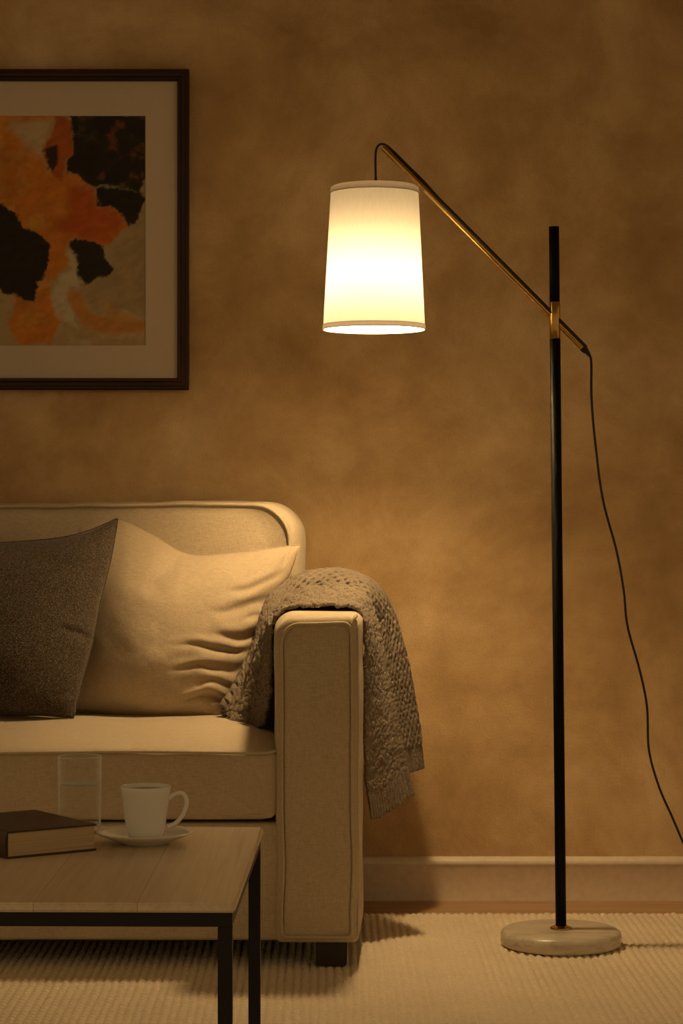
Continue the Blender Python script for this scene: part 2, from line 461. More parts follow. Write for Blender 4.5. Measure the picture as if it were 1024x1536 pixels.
def upholstered(name, x0, x1, z0, z1, y0, y1, rtl, rtr, rb, inset, bulge, rnd, mat, parent, wob=0.0, lean=0.0, seed=0.0, side_bulge=0.006, zin=1.0):
    """boxed upholstery: a front panel with a piped seam, boxing round it and a rounded return"""
    P = panel_profile(x0, x1, z0, z1, rtl, rtr, rb); n = len(P)
    c = np.array([(x0 + x1) / 2, (z0 + z1) / 2])
    hw, hh = (x1 - x0) / 2, (z1 - z0) / 2
    def off(d):
        return c + (P - c) * np.array([(hw - d) / hw, (hh - d * zin) / hh])
    rings = []
    for t in (0.0, 0.15, 0.3, 0.45, 0.6, 0.75, 0.86, 0.93):
        q = c + (off(inset) - c) * t
        rings.append((q, y0 - bulge * (1 - t ** 3)))
    seam = off(inset)
    rings.append((off(inset + 0.0035), y0 + 0.0045))
    rings.append((seam, y0))
    for k in range(1, 7):
        a = math.radians(90 * k / 6)
        rings.append((off(inset * (1 - math.sin(a))), y0 + 0.001 + rnd * (1 - math.cos(a))))
    ny = 14
    for k in range(1, ny + 1):
        t = k / ny; yy = y0 + rnd + (y1 - y0 - rnd) * t
        rings.append((c + (P - c) * np.array([1 + side_bulge * math.sin(math.pi * t) / hw, 1.0]), yy))
    rings.append((off(0.012), y1 + 0.002)); rings.append((c + (P - c) * 0.3, y1 + 0.002))
    V = []
    for q, yy in rings:
        col = np.stack([q[:, 0], np.full(n, yy), q[:, 1]], 1); V.append(col)
    V = np.array(V)
    if wob:
        V[..., 0] += wob * (2 * fbm(V[..., 2] * 9 + seed, V[..., 1] * 2, 0, 2)) * 0.8
        V[..., 2] += wob * (2 * fbm(V[..., 0] * 7 + seed + 5, V[..., 1] * 2, 3, 2)) * (V[..., 2] > z0 + 0.1)
        V[..., 1] += wob * fbm(V[..., 0] * 6 + seed, V[..., 2] * 6, 1, 3)
    V[..., 1] += lean * (V[..., 2] - z0)
    F = []
    R = len(rings); Vf = V.reshape(-1, 3)
    Fq = grid_faces(R, n)
    I = np.arange(R * n).reshape(R, n)
    wrap = np.stack([I[:-1, -1], I[1:, -1], I[1:, 0], I[:-1, 0]], -1)
    o = link(name, mesh_np(name, Vf, np.vstack([Fq, wrap])), mat, parent)
    seam3 = V[9].copy()
    seam3[:, 1] -= 0.0005
    return o, seam3

def arm(name, x0, x1, seed, notch):
    o, seam = upholstered(name, x0, x1, 0.062, 0.711, AF, 5.33, 0.042, 0.020, 0.012, 0.013, 0.004, 0.016, m_sofa, sofa, wob=0.003, seed=seed, side_bulge=0.013)
    tube('piping', seam, 0.0033, m_pipe, o, closed=True, seg=8)
    if notch:
        # second welt running back over the outer top edge, ending in a small tuck at the front corner
        P = [(x1 - 0.0125, AF - 0.002, 0.698), (x1 - 0.008, AF + 0.004, 0.7085), (x1 - 0.005, AF + 0.02, 0.7125), (x1 - 0.004, AF + 0.045, 0.7125)]
        tube('corner_tuck', resample(P, 24), np.r_[np.linspace(0.003, 0.0042, 12), np.linspace(0.0042, 0.002, 12)], m_pipe, o, seg=8)
        P = [(x1 - 0.002, AF + 0.008, z) for z in np.linspace(0.075, 0.69, 30)]
        P = np.array(P); P[:, 0] += 0.0015 * vnoise(P[:, 2] * 8, 0 * P[:, 2])
        tube('piping', P, 0.0022, m_pipe, o, seg=8)
    return o
arm('armrest', -0.131, 0.034, 1.0, True)
arm('armrest', -2.03, -1.865, 4.0, False)

# back
o, seam = upholstered('backrest', -1.80, -0.092, 0.30, 0.944, 5.09, 5.345, 0.05, 0.085, 0.02, 0.026, 0.022, 0.05, m_sofa, sofa, wob=0.006, lean=0.02, seed=9, side_bulge=0.008, zin=0.28)
tube('piping', seam, 0.0040, m_pipe, o, closed=True, seg=8)

# rounded box with puffed faces
def puffbox(name, lo, hi, r, mat, parent, puff=(0, 0, 0, 0), step=0.02, wrinkle=0.0, cr=0.0):
    """puff = (top, bottom, front, side)"""
    axes = []
    for k in range(3):
        a, b_ = lo[k], hi[k]
        e = [a + r * t for t in (0, 0.15, 0.3, 0.5, 0.75, 1)]
        m = list(np.linspace(a + r, b_ - r, max(3, int((b_ - a) / step)))[1:-1])
        f = [b_ - r * t for t in (1, 0.75, 0.5, 0.3, 0.15, 0)]
        axes.append(np.array(e + m + f))
    idx = {}; V = []; F = []
    L = [len(a) for a in axes]
    def vid(i, j, k):
        key = (i, j, k)
        if key not in idx: idx[key] = len(V); V.append((axes[0][i], axes[1][j], axes[2][k]))
        return idx[key]
    for ax in range(3):
        p, q = [(1, 2), (0, 2), (0, 1)][ax]
        for side in (0, L[ax] - 1):
            for i in range(L[p] - 1):
                for j in range(L[q] - 1):
                    def mk(a, b_):
                        t = [0, 0, 0]; t[ax] = side; t[p] = a; t[q] = b_; return vid(*t)
                    F.append((mk(i, j), mk(i + 1, j), mk(i + 1, j + 1), mk(i, j + 1)))
    V = np.array(V, float); lo = np.array(lo); hi = np.array(hi)
    q = np.clip(V, lo + r, hi - r); d = V - q; n = d / np.maximum(np.linalg.norm(d, axis=1)[:, None], 1e-9)
    V = q + n * r
    t = (V - lo) / (hi - lo)
    b2 = lambda a: np.clip(4 * a * (1 - a), 0, 1) ** 0.55
    ex = np.clip((V[:, 0] - lo[0]) / 0.16, 0, 1); ex2 = np.clip((hi[0] - V[:, 0]) / 0.16, 0, 1)
    bx = np.sin(np.minimum(ex, ex2) * math.pi / 2)
    ty = np.clip((V[:, 1] - lo[1]) / 0.30, 0, 1)
    by = np.sin(ty * math.pi / 2) ** 0.9
    V[:, 2] += puff[0] * np.clip(n[:, 2], 0, 1) * bx * by
    V[:, 2] -= puff[1] * np.clip(-n[:, 2], 0, 1) * b2(t[:, 0]) * b2(t[:, 1])
    V[:, 1] -= puff[2] * np.clip(-n[:, 1], 0, 1) * b2(t[:, 2]) * bx
    if cr:
        ex_, ez_ = V[:, 0] - (hi[0] - cr), (lo[2] + cr) - V[:, 2]
        m = (ex_ > 0) & (ez_ > 0); dd = np.hypot(ex_, ez_); k = np.where(m & (dd > cr), cr / np.maximum(dd, 1e-9), 1.0)
        V[:, 0] = np.where(m, hi[0] - cr + ex_ * k, V[:, 0]); V[:, 2] = np.where(m, lo[2] + cr - ez_ * k, V[:, 2])
    V += (n * wrinkle * fbm(V[:, 0] * 7, V[:, 1] * 7, V[:, 2] * 7, 3)[:, None])
    bm = bmesh.new(); vs = [bm.verts.new(v) for v in V]
    for f in F:
        try: bm.faces.new([vs[i] for i in f])
        except ValueError: pass
    return link(name, from_bm(name, bm), mat, parent)

SZ = 0.445
seat = puffbox('seat_cushion', (-1.86, 4.512, 0.306), (-0.127, 5.12, SZ), 0.014, m_sofa, sofa, puff=(0.034, 0.004, 0.010, 0), wrinkle=0.003, cr=0.028)
P = [(-1.855, 4.60, SZ - 0.003), (-1.853, 4.53, SZ - 0.004), (-1.84, 4.508, SZ - 0.004)] + [(x, 4.508 + 0.0006 * math.sin(x * 40), SZ - 0.003 + 0.0012 * math.sin(x * 11)) for x in np.linspace(-1.8, -0.15, 40)] + [(-0.134, 4.512, SZ - 0.001), (-0.128, 4.53, SZ), (-0.128, 4.58, SZ + 0.002)]
tube('piping', resample(P, 200), 0.0034, m_pipe, seat, seg=8)
P = [(x, 4.510 + 0.0005 * math.sin(x * 30), 0.318 + 0.0012 * math.sin(x * 9)) for x in np.linspace(-1.84, -0.155, 60)]
tube('piping', P, 0.0018, m_pipe, seat, seg=8)
base = puffbox('base_rail', (-1.88, 4.520, 0.066), (-0.12, 5.32, 0.300), 0.008, m_sofa, sofa, wrinkle=0.003)
for fx, fy in ((-0.02, 4.555), (-1.96, 4.555), (-0.02, 5.26), (-1.96, 5.26)):
    bm = bmesh.new(); box_bm(bm, fx - 0.032, fx + 0.032, fy - 0.025, fy + 0.03, RT + 0.0005, 0.075, 0.002)
    for vv_ in bm.verts:
        if vv_.co.z < 0.03: vv_.co.x = fx + (vv_.co.x - fx) * 0.95
    o = link('foot', from_bm('foot', bm), m_foot, sofa); autosmooth(o, 40)
# underside of the sofa
box('underside', (-2.0, 0.02, 4.56, 5.32, 0.058, 0.067), m_foot, sofa)

# ------------------------------------------------------------------ cushions
def seg_dist(px, pz, line):
    d = np.full(px.shape, 1e9); sgn = np.zeros(px.shape)
    line = np.asarray(line, float)
    for a, b_ in zip(line[:-1], line[1:]):
        ab = b_ - a; t = np.clip(((px - a[0]) * ab[0] + (pz - a[1]) * ab[1]) / ab.dot(ab), 0, 1)
        qx, qz = a[0] + t * ab[0], a[1] + t * ab[1]
        dd = np.hypot(px - qx, pz - qz); s = np.sign(ab[0] * (pz - a[1]) - ab[1] * (px - a[0]))
        m = dd < d; d = np.where(m, dd, d); sgn = np.where(m, s, sgn)
    return d, sgn

def pillow(name, top, right, bottom, left, depth, thick, mat, folds=(), n=150, flat=0.0, pw=0.42, rough=0.0006, seed=0, seam=True):
    """edges given as photo positions; depth(px,py) = distance of the seam plane"""
    T = resample(top, n); R = resample(right, n); B = resample(bottom, n); L = resample(left, n)
    u = np.linspace(0, 1, n)[:, None]; v = np.linspace(0, 1, n)[None, :]
    U = np.broadcast_to(u, (n, n)); Vv = np.broadcast_to(v, (n, n))
    G = np.zeros((n, n, 2))
    for k in range(2):
        c = (1 - v) * T[:, k][:, None] + v * B[:, k][:, None] + (1 - u) * L[:, k][None, :] + u * R[:, k][None, :]
        c -= (1 - u) * (1 - v) * T[0, k] + u * (1 - v) * T[-1, k] + (1 - u) * v * B[0, k] + u * v * B[-1, k]
        G[..., k] = c
    D = depth(G[..., 0], G[..., 1])
    base = np.stack([(G[..., 0] - 512) * D / FPX, D, CAM_H - (G[..., 1] - 768) * D / FPX], -1)
    du = 4 * U * (1 - U); dv = 4 * Vv * (1 - Vv)
    env = np.clip(du * dv, 0, 1) ** pw
    env2 = sstep(0, 0.25, np.clip(du, 0, 1)) * sstep(0, 0.25, np.clip(dv, 0, 1))
    fr = thick * env * (1 + 0.15 * np.sin(U * math.pi))
    # edge gathers
    gath = 0.004 * (vnoise(U * 26 + seed, Vv * 3) * np.exp(-np.minimum(Vv, 1 - Vv) * 9) + vnoise(U * 3, Vv * 26 + seed) * np.exp(-np.minimum(U, 1 - U) * 9)) * env ** 0.4
    fr = fr + gath + env * 0.012 * fbm(U * 3 + seed, Vv * 3, seed, 3) + env * rough * fbm(U * 22, Vv * 22, seed, 3)
    for line, wd, amp in folds:
        line = np.array(line, float)
        wgx = G[..., 0] + 10 * fbm(G[..., 0] / 40, G[..., 1] / 40, seed + 3, 2); wgy = G[..., 1] + 10 * fbm(G[..., 0] / 40, G[..., 1] / 40, seed + 8, 2)
        d, s = seg_dist(wgx, wgy, resample(line, 30))
        tt = np.clip((wgx - line[:, 0].min()) / (np.ptp(line[:, 0]) + 1e-6), 0, 1)
        env2 = sstep(0, 0.5, tt) * (1 - 0.7 * sstep(0.75, 1, tt)) * sstep(0, 0.12, np.clip(du, 0, 1)) * sstep(0, 0.12, np.clip(dv, 0, 1))
        d = d / (wd * (0.7 + 0.6 * tt)); amp = amp * 0.8
        ends = 1.0
        fr = fr - amp * np.exp(-(d * 1.6) ** 2) * env2 + amp * 0.75 * np.exp(-((d - 1.25) * 1.1) ** 2) * (s < 0) * env2 + amp * 0.35 * np.exp(-((d - 1.5) * 1.2) ** 2) * (s > 0) * env2
    Fp = base.copy(); Fp[..., 1] -= fr
    # the fullness also leans a little on the floor side
    Bp = base.copy(); Bp[..., 1] += thick * 0.55 * env
    V = np.vstack([Fp.reshape(-1, 3), Bp.reshape(-1, 3)])
    F = np.vstack([grid_faces(n, n, flip=False), grid_faces(n, n, off=n * n, flip=True)])
    bm = bmesh.new(); me = mesh_np(name, V, F); bm.from_mesh(me)
    bmesh.ops.remove_doubles(bm, verts=bm.verts, dist=0.00012)
    o = link(name, from_bm(name, bm), mat)
    if seam:
        E = np.vstack([base[:, 0], base[-1, 1:], base[::-1, -1][1:], base[0, ::-1][1:-1]])
        E[:, 1] -= 0.0005
        keep = E[::2]
        tube('seam', keep, 0.0016, mat, o, closed=True, seg=6)
    return o

def dpt(b0, k, kx=0.0, x0=300):
    # seat meets the pillow at b0 (bottom), leaning back upward
    return lambda px, py: b0 + k * (1075 - py) / 300.0 + kx * (px - x0) / 300.0

o = pillow('throw_pillow', [(120, 790), (178, 780), (225, 800), (283, 831), (350, 829), (410, 822), (451, 817)],
           [(451, 817), (434, 865), (412, 905), (392, 950), (372, 1000), (352, 1050), (340, 1079)],
           [(100, 1062), (160, 1072), (240, 1077), (300, 1079), (340, 1079)],
           [(120, 790), (108, 830), (104, 930), (100, 1000), (100, 1062)],
           dpt(4.95, 0.13), 0.115, m_beige, pw=0.55, seed=2.0,
           folds=[([(315, 938), (345, 951), (372, 950), (405, 932)], 9, 0.010),
                  ([(250, 962), (300, 962), (345, 972), (378, 968)], 8, 0.0075),
                  ([(255, 1003), (300, 995), (345, 1004), (370, 1000)], 9, 0.008),
                  ([(262, 1056), (285, 1042), (315, 1038), (345, 1052)], 7, 0.009),
                  ([(300, 905), (340, 915), (385, 905), (420, 885)], 12, 0.006),
                  ([(285, 1028), (320, 1020), (350, 1028)], 8, 0.006),
                  ([(330, 885), (375, 884), (412, 868), (432, 850)], 9, 0.006),
                  ([(300, 1062), (325, 1058), (348, 1066)], 5, 0.006),
                  ([(395, 930), (385, 925), (360, 930)], 8, 0.006),
                  ([(283, 826), (262, 850), (240, 868), (205, 880)], 20, 0.010),
                  ([(436, 826), (428, 842), (420, 852)], 5, 0.004)])
tag(o, 'large beige cotton cushion with creases, resting on the seat behind the dark cushion', 'cushion')
o = pillow('throw_pillow', [(-205, 790), (-150, 806), (-60, 815), (0, 814), (80, 808), (130, 797), (177, 777)],
           [(177, 777), (166, 840), (150, 905), (140, 960), (124, 1020), (110, 1077)],
           [(-190, 1070), (-100, 1070), (0, 1073), (60, 1073), (110, 1077)],
           [(-205, 790), (-185, 860), (-175, 930), (-182, 1000), (-190, 1070)],
           dpt(4.82, 0.10, -0.02, 100), 0.09, m_tweed, pw=0.5, seed=7.0,
           folds=[([(80, 935), (110, 945), (140, 965)], 9, 0.004), ([(30, 830), (90, 850), (140, 840)], 16, 0.004), ([(70, 1040), (100, 1035), (125, 1020)], 8, 0.004)])
tag(o, 'dark brown tweed cushion leaning on the sofa in front of the beige one', 'cushion')

# ------------------------------------------------------------------ knitted throw over the armrest
throw = empty('throw_blanket', (0.0, 4.95, 0.27))
tag(throw, 'chunky grey-brown knitted blanket draped over the sofa armrest', 'blanket')

def lay(rows, nu, nv, disp, hemfn=None):
    """rows = list of 3D polylines; loft through them, then displace along the normal"""
    C = np.array([resample(r, nu) for r in rows])                     # k, nu, 3
    G = np.array([resample(C[:, i], nv) for i in range(nu)])          # nu, nv, 3
    S_ = np.cumsum(np.r_[0, np.linalg.norm(np.diff(G[:, nv // 2], axis=0), axis=1)])
    Wd = np.cumsum(np.concatenate([np.zeros((nu, 1)), np.linalg.norm(np.diff(G, axis=1), axis=2)], 1), 1)
    gu = np.gradient(G, axis=0); gv = np.gradient(G, axis=1)
    n = np.cross(gu, gv); n /= np.linalg.norm(n, axis=2)[..., None] + 1e-12
    return G, n, S_[:, None] + 0 * Wd, Wd

def a3(l): return [at(*p) for p in l]

# front, folded layer: hugging the arm (first row), out to the fold
A = [(-0.168, 4.80, 0.468), (-0.152, 4.79, 0.52), (-0.150, 4.785, 0.62), (-0.147, 4.785, 0.685), (-0.118, 4.785, 0.719), (-0.06, 4.785, 0.7235), (-0.005, 4.785, 0.7225), (0.032, 4.785, 0.712), (0.048, 4.785, 0.67), (0.050, 4.785, 0.58), (0.050, 4.785, 0.46), (0.052, 4.785, 0.36), (0.062, 4.785, 0.272)]
A1 = a3([(372, 1100, 4.84), (390, 1045, 4.84), (398, 985, 4.84), (412, 935, 4.84), (438, 907, 4.85), (475, 897, 4.86), (512, 897, 4.86), (540, 910, 4.85), (553, 950, 4.84), (558, 1020, 4.83), (562, 1100, 4.82), (568, 1160, 4.82), (577, 1222, 4.82)])
B = a3([(342, 1086, 4.84), (368, 1040, 4.86), (388, 975, 4.88), (405, 930, 4.90), (435, 896, 4.93), (475, 882, 4.95), (515, 882, 4.95), (545, 897, 4.94), (561, 940, 4.92), (574, 1010, 4.90), (586, 1075, 4.88), (600, 1140, 4.87), (612, 1194, 4.86)])
B2 = a3([(338, 1082, 4.90), (366, 1036, 4.92), (388, 980, 4.95), (405, 935, 4.97), (437, 902, 5.00), (475, 890, 5.01), (515, 890, 5.01), (543, 903, 5.0), (561, 945, 4.98), (574, 1015, 4.96), (584, 1080, 4.94), (596, 1140, 4.93), (604, 1182, 4.92)])
G, nn, S1, W1 = lay([A, A1, B, B2], 640, 210, None)
tot = S1.max(); env = 1.0
hem = sstep(tot - 0.060, tot - 0.045, S1)
rgt = sstep(0.45, 0.62, S1 / tot)
fluff = (0.0075 - 0.0035 * rgt) * fbm(S1 * (95 + 0), W1 * 95, 1.0, 3) + 0.003 * fbm(S1 * 32, W1 * 32, 4.0, 2) + 0.004 * vnoise(S1 * 260, W1 * 260, 9)
ribs = 0.0026 * np.sin(W1 * 2 * np.pi / 0.0085 + 1.5 * vnoise(S1 * 30, W1 * 10))
d1 = fluff * (1 - hem) + hem * (ribs + 0.0015 * vnoise(S1 * 300, W1 * 300))
sg = -1.0 if nn[300, 60, 2] < 0 else 1.0
rid = np.exp(-((np.linspace(0, 1, 210)[None, :] - 0.665) / 0.045) ** 2) * sstep(0.45, 0.6, S1 / tot)
d1 = d1 * (1 - 0.4 * rgt) + 0.010 * rid
G = G + nn * sg * d1[..., None]
# ragged hem and inner end
G[-1, :, 2] -= 0.003 * vnoise(np.arange(210) * 0.65, np.zeros(210))
F = grid_faces(640, 210)
fl = link('folded_layer', mesh_np('folded_layer', G.reshape(-1, 3), F), m_knit, throw)
s = fl.modifiers.new('thickness', 'SOLIDIFY'); s.thickness = 0.007; s.offset = -1.0 * sg if False else 0.0

# back layer: open chunky knit
C0 = a3([(345, 1082, 4.87), (372, 1030, 4.90), (392, 970, 4.93), (407, 928, 4.95), (436, 898, 4.99), (475, 886, 5.01), (515, 886, 5.01), (545, 900, 5.0), (556, 945, 5.02), (564, 1000, 5.02), (572, 1050, 5.02), (580, 1105, 5.02), (590, 1160, 5.02)])
C1 = a3([(338, 1070, 4.87), (362, 1028, 4.90), (388, 965, 4.94), (406, 912, 4.97), (438, 880, 5.01), (478, 868, 5.03), (518, 869, 5.04), (556, 888, 5.05), (574, 935, 5.09), (587, 1000, 5.10), (598, 1065, 5.10), (606, 1110, 5.10), (612, 1158, 5.10)])
C = a3([(334, 1060, 4.87), (352, 1032, 4.90), (380, 975, 4.95), (402, 905, 4.99), (436, 872, 5.04), (478, 859, 5.08), (522, 860, 5.10), (562, 880, 5.13), (588, 925, 5.15), (605, 985, 5.16), (618, 1050, 5.17), (626, 1100, 5.17), (632, 1153, 5.17)])
C2 = a3([(340, 1070, 4.90), (358, 1040, 4.93), (386, 985, 4.98), (408, 920, 5.03), (440, 884, 5.10), (478, 872, 5.15), (520, 872, 5.18), (555, 890, 5.20), (578, 935, 5.22), (594, 995, 5.23), (606, 1060, 5.23), (614, 1105, 5.23), (620, 1150, 5.23)])
G, nn, S2, W2 = lay([C0, C1, C, C2], 700, 230, None)
tot = S2.max(); hem = sstep(tot - 0.062, tot - 0.048, S2)
p_, q_ = 0.025, 0.020
wv = 0.003 * vnoise(S2 * 25, W2 * 25, 2)
a_ = (S2 + wv) / p_; b_ = (W2 + wv) / q_
lat = np.cos(2 * np.pi * a_) * np.cos(np.pi * b_ * 2) + 0.5 * vnoise(S2 * 60, W2 * 60, 12)
holes = sstep(0.15, 0.75, lat)                          # dark eyelets in the lattice
chunk = 0.0060 * (1 - holes) - 0.017 * holes  + 0.0025 * vnoise(S2 * 180, W2 * 180, 5) + 0.002 * vnoise(S2 * 70, W2 * 70, 8)
ribs = 0.0042 * np.sin(W2 * 2 * np.pi / 0.0100 + 1.2 * vnoise(S2 * 30, W2 * 10))
d2 = chunk * (1 - hem) + hem * (ribs + 0.0015 * vnoise(S2 * 300, W2 * 300))
G = G + nn * sg * d2[..., None]
G[-1, :, 2] -= 0.004 * vnoise(np.arange(230) * 0.55, np.ones(230))
bl = link('open_knit_layer', mesh_np('open_knit_layer', G.reshape(-1, 3), grid_faces(700, 230)), m_knit, throw)
s = bl.modifiers.new('thickness', 'SOLIDIFY'); s.thickness = 0.006; s.offset = 0.0

# ------------------------------------------------------------------ floor lamp
LD = 4.755
bx, by = (841 - 512) * LD / FPX, LD
lamp = empty('floor_lamp', (bx, by, RT))
tag(lamp, 'black arc floor lamp with lit cream drum shade, brass arm and round stone base', 'lamp')
R0 = 0.1265
lathe('base', [(0, 0.0), (R0 - 0.008, 0.0), (R0 - 0.003, 0.002), (R0, 0.008), (R0, 0.022), (R0 - 0.002, 0.028), (R0 - 0.008, 0.0325), (R0 - 0.02, 0.034), (0.05, 0.034), (0, 0.034)], (bx, by, RT), m_marble, lamp, seg=96, sharp=60)
zt = RT + 0.034
lathe('base_collar', [(0, 0), (0.0225, 0), (0.0230, 0.0015), (0.0222, 0.0035), (0.016, 0.0055), (0.0135, 0.0075), (0, 0.0075)], (bx, by, zt), m_brass, lamp, seg=48)
ptop = at(830.5, 340, LD); pbot = np.array([bx, by, zt + 0.004])
tilt = (ptop[0] - pbot[0]) / (ptop[2] - pbot[2])
def pole_pt(z): return np.array([pbot[0] + (z - pbot[2]) * tilt, by, z])
z_a = at(0, 508, LD)[2]; z_b = at(0, 453, LD)[2]
PR = 0.0113
def pseg(name, z0, z1, r, mat, prof=None, parent=lamp):
    P = np.array([pole_pt(z) for z in (z0, z0 + 0.001, (z0 + z1) / 2, z1 - 0.001, z1)])
    return tube(name, P, [r - 0.0008, r, r, r, r - 0.0008], mat, parent, seg=40)
pole = pseg('pole', pbot[2], z_a, PR, m_black)
pseg('sleeve', z_a, z_b, PR * 1.0, m_brass)
pseg('pole', z_b, ptop[2], PR - 0.0006, m_black)
# the arm passes through the sleeve
a0 = at(574, 220, LD); a1 = at(875, 523, LD)
tube('lamp_arm', np.array([a0, a0 + (a1 - a0) * 0.002, (a0 + a1) / 2, a1 - (a1 - a0) * 0.002, a1]), [0.006, 0.0068, 0.0068, 0.0068, 0.006], m_brass, lamp, seg=32)
dirv = (a1 - a0) / np.linalg.norm(a1 - a0)
end = at(884, 533, LD)
tube('arm_end_cap', np.array([a1 - dirv * 0.003, a1 + dirv * 0.004, a1 + dirv * 0.011, end + np.array([0.001, 0, -0.002])]), [0.0074, 0.0074, 0.0052, 0.003], m_cord, lamp, seg=20)
perp = np.array([dirv[2], 0, -dirv[0]]); perp = perp if perp[2] > 0 else -perp
# pendant cord: up from the shade, over the tip and along the top of the arm, then into it
P = [at(563.5, 276, LD), at(563, 250, LD), at(563.2, 230, LD), at(566, 220, LD), at(572, 216, LD), a0 + dirv * 0.006 + perp * 0.0075]
AL = np.linalg.norm(a1 - a0)
fwd = np.array([0, -1.0, 0])
P += [a0 + dirv * t + perp * 0.0088 + fwd * 0.002 for t in (0.03, 0.07, 0.11)] + [a0 + dirv * t + perp * 0.0052 + fwd * 0.0046 for t in np.linspace(0.16, AL + 0.002, 12)]
tube('pendant_cord', resample(P, 220), np.r_[np.full(50, 0.0024), np.linspace(0.0024, 0.0040, 40), np.full(130, 0.0040)], m_cord, lamp, seg=12)  # thickened along the arm to stand in for its dark upper reflection
P = [at(879, 527, LD), at(884, 533, LD), at(886.5, 545, LD), at(887, 600, LD + 0.01), at(893, 670, LD + 0.03), at(904, 750, LD + 0.07), at(924, 825, LD + 0.12), at(935, 885, LD + 0.16), at(941, 940, LD + 0.19), at(959, 1005, LD + 0.23), at(970, 1060, LD + 0.27), at(973, 1125, LD + 0.31), at(988, 1180, LD + 0.34), at(1008, 1226, LD + 0.37), at(1026, 1268, LD + 0.40), at(1050, 1320, LD + 0.43)]
P += [np.array([0.86, 5.22, 0.03]), np.array([0.95, 5.24, 0.018]), np.array([1.15, 5.27, 0.005]), np.array([1.6, 5.3, 0.005])]
tube('power_cord', resample(P, 260), 0.0026, m_cord, lamp, seg=12)
# shade
sx = (560.8 - 512) * LD / FPX; sz0 = at(0, 494.5, LD)[2]; sz1 = at(0, 283, LD)[2]
rb_, rt_ = 76.5 * LD / FPX, 65.5 * LD / FPX
shz = sz1 - sz0
def srad(z): return rb_ + (rt_ - rb_) * z / shz
tl = 0.0012 / shz
bh = 0.0105
shade = lathe('lamp_shade', [(srad(z), z) for z in np.linspace(bh, shz - bh, 14)], (sx, LD, sz0), m_shade, lamp, seg=128, sharp=90, tilt=tl)
def band(name, z0, z1):
    prof = [(srad(z0) - 0.0012, z0 - 0.0006), (srad(z0) + 0.0012, z0 - 0.0006), (srad(z1) + 0.0012, z1), (srad(z1) - 0.0004, z1)]
    return lathe(name, prof, (sx, LD, sz0), m_band, shade, seg=128, sharp=30, tilt=tl)
band('bottom_trim', 0, bh); 
lathe('top_trim', [(srad(shz) - 0.012, shz + 0.0052), (srad(shz) - 0.004, shz + 0.0045), (srad(shz) + 0.0006, shz + 0.001), (srad(shz) + 0.0014, shz - 0.003), (srad(shz - bh) + 0.0012, shz - bh), (srad(shz - bh) - 0.0004, shz - bh)], (sx, LD, sz0), m_band, shade, seg=128, sharp=60, tilt=tl)
lathe('shade_top', [(0, shz + 0.006), (srad(shz) - 0.010, shz + 0.005)], (sx, LD, sz0), m_shadetop, shade, seg=96, tilt=tl)
lathe('diffuser', [(0, 0.004), (rb_ - 0.0015, 0.004)], (sx, LD, sz0), m_diff, shade, seg=96)
lathe('cord_grip', [(0, 0.0), (0.0050, 0.0), (0.0050, 0.008), (0.0042, 0.011), (0.0030, 0.014), (0.0026, 0.019), (0, 0.019)], (sx + 0.0036, LD, sz1 + 0.0055), m_cord, lamp, seg=24)
lathe('lamp_socket', [(0, 0.0), (0.016, 0.0), (0.018, 0.01), (0.018, 0.05), (0.008, 0.058), (0.004, 0.06), (0.004, 0.138), (0, 0.138)], (sx + 0.001, LD, sz0 + 0.162), m_brass, lamp, seg=24)
lathe('bulb', [(0, -0.038)] + [(0.038 * math.sin(a), -0.038 * math.cos(a)) for a in np.linspace(0.2, 2.75, 14)] + [(0.013, 0.045), (0.013, 0.062), (0, 0.062)], (sx, LD, sz0 + 0.102), m_bulb, lamp, seg=32, sharp=80)

# ------------------------------------------------------------------ coffee table
TZ = 0.42
ang = math.radians(-0.98); piv = (-0.136, 2.896)
tw, td = 1.05, 0.704
root = empty('coffee_table', (piv[0] - tw / 2, piv[1] + td / 2, RT))
tag(root, 'low coffee table with light wood top and slim black metal frame', 'table')
x1, x0, y0, y1 = piv[0], piv[0] - tw, piv[1], piv[1] + td
box('tabletop', (x0, x1, y0, y1, TZ - 0.0125, TZ), m_table, root, bev=0.0028, seg=3, rot=(ang, piv))
L = 0.0185; zf = TZ - 0.0125
for lx in (x0 + 0.004, x1 - 0.004 - L):
    for ly in (y0 + 0.004, y1 - 0.006 - L):
        box('leg', (lx, lx + L, ly, ly + L, RT + 0.0005, zf - L), m_blacktable, root, bev=0.001, rot=(ang, piv))
bm = bmesh.new()
for b6 in ((x0 + 0.004, x1 - 0.004, y0 + 0.004, y0 + 0.004 + L), (x0 + 0.004, x1 - 0.004, y1 - 0.006 - L, y1 - 0.006),
           (x0 + 0.004, x0 + 0.004 + L, y0 + 0.004 + L, y1 - 0.006 - L), (x1 - 0.004 - L, x1 - 0.004, y0 + 0.004 + L, y1 - 0.006 - L)):
    box_bm(bm, *b6, zf - L, zf, 0.0008)
c_, s_ = math.cos(ang), math.sin(ang)
for q in bm.verts:
    dx, dy = q.co.x - piv[0], q.co.y - piv[1]; q.co.x = piv[0] + c_ * dx - s_ * dy; q.co.y = piv[1] + s_ * dx + c_ * dy
o = link('frame', from_bm('frame', bm), m_blacktable, root); autosmooth(o, 40)

# saucer
sc = (-0.2965, 3.42)
o = lathe('saucer', [(0, 0.004), (0.028, 0.004), (0.030, 0.0), (0.036, 0.0), (0.0385, 0.0025), (0.050, 0.0070), (0.064, 0.0125), (0.0725, 0.0165), (0.0735, 0.0180), (0.0725, 0.0188), (0.064, 0.0160), (0.050, 0.0110), (0.036, 0.0085), (0.030, 0.0080), (0, 0.0080)], (sc[0], sc[1], TZ), m_porc, seg=128, sharp=70)
tag(o, 'round white porcelain saucer on the coffee table under the cup', 'saucer')
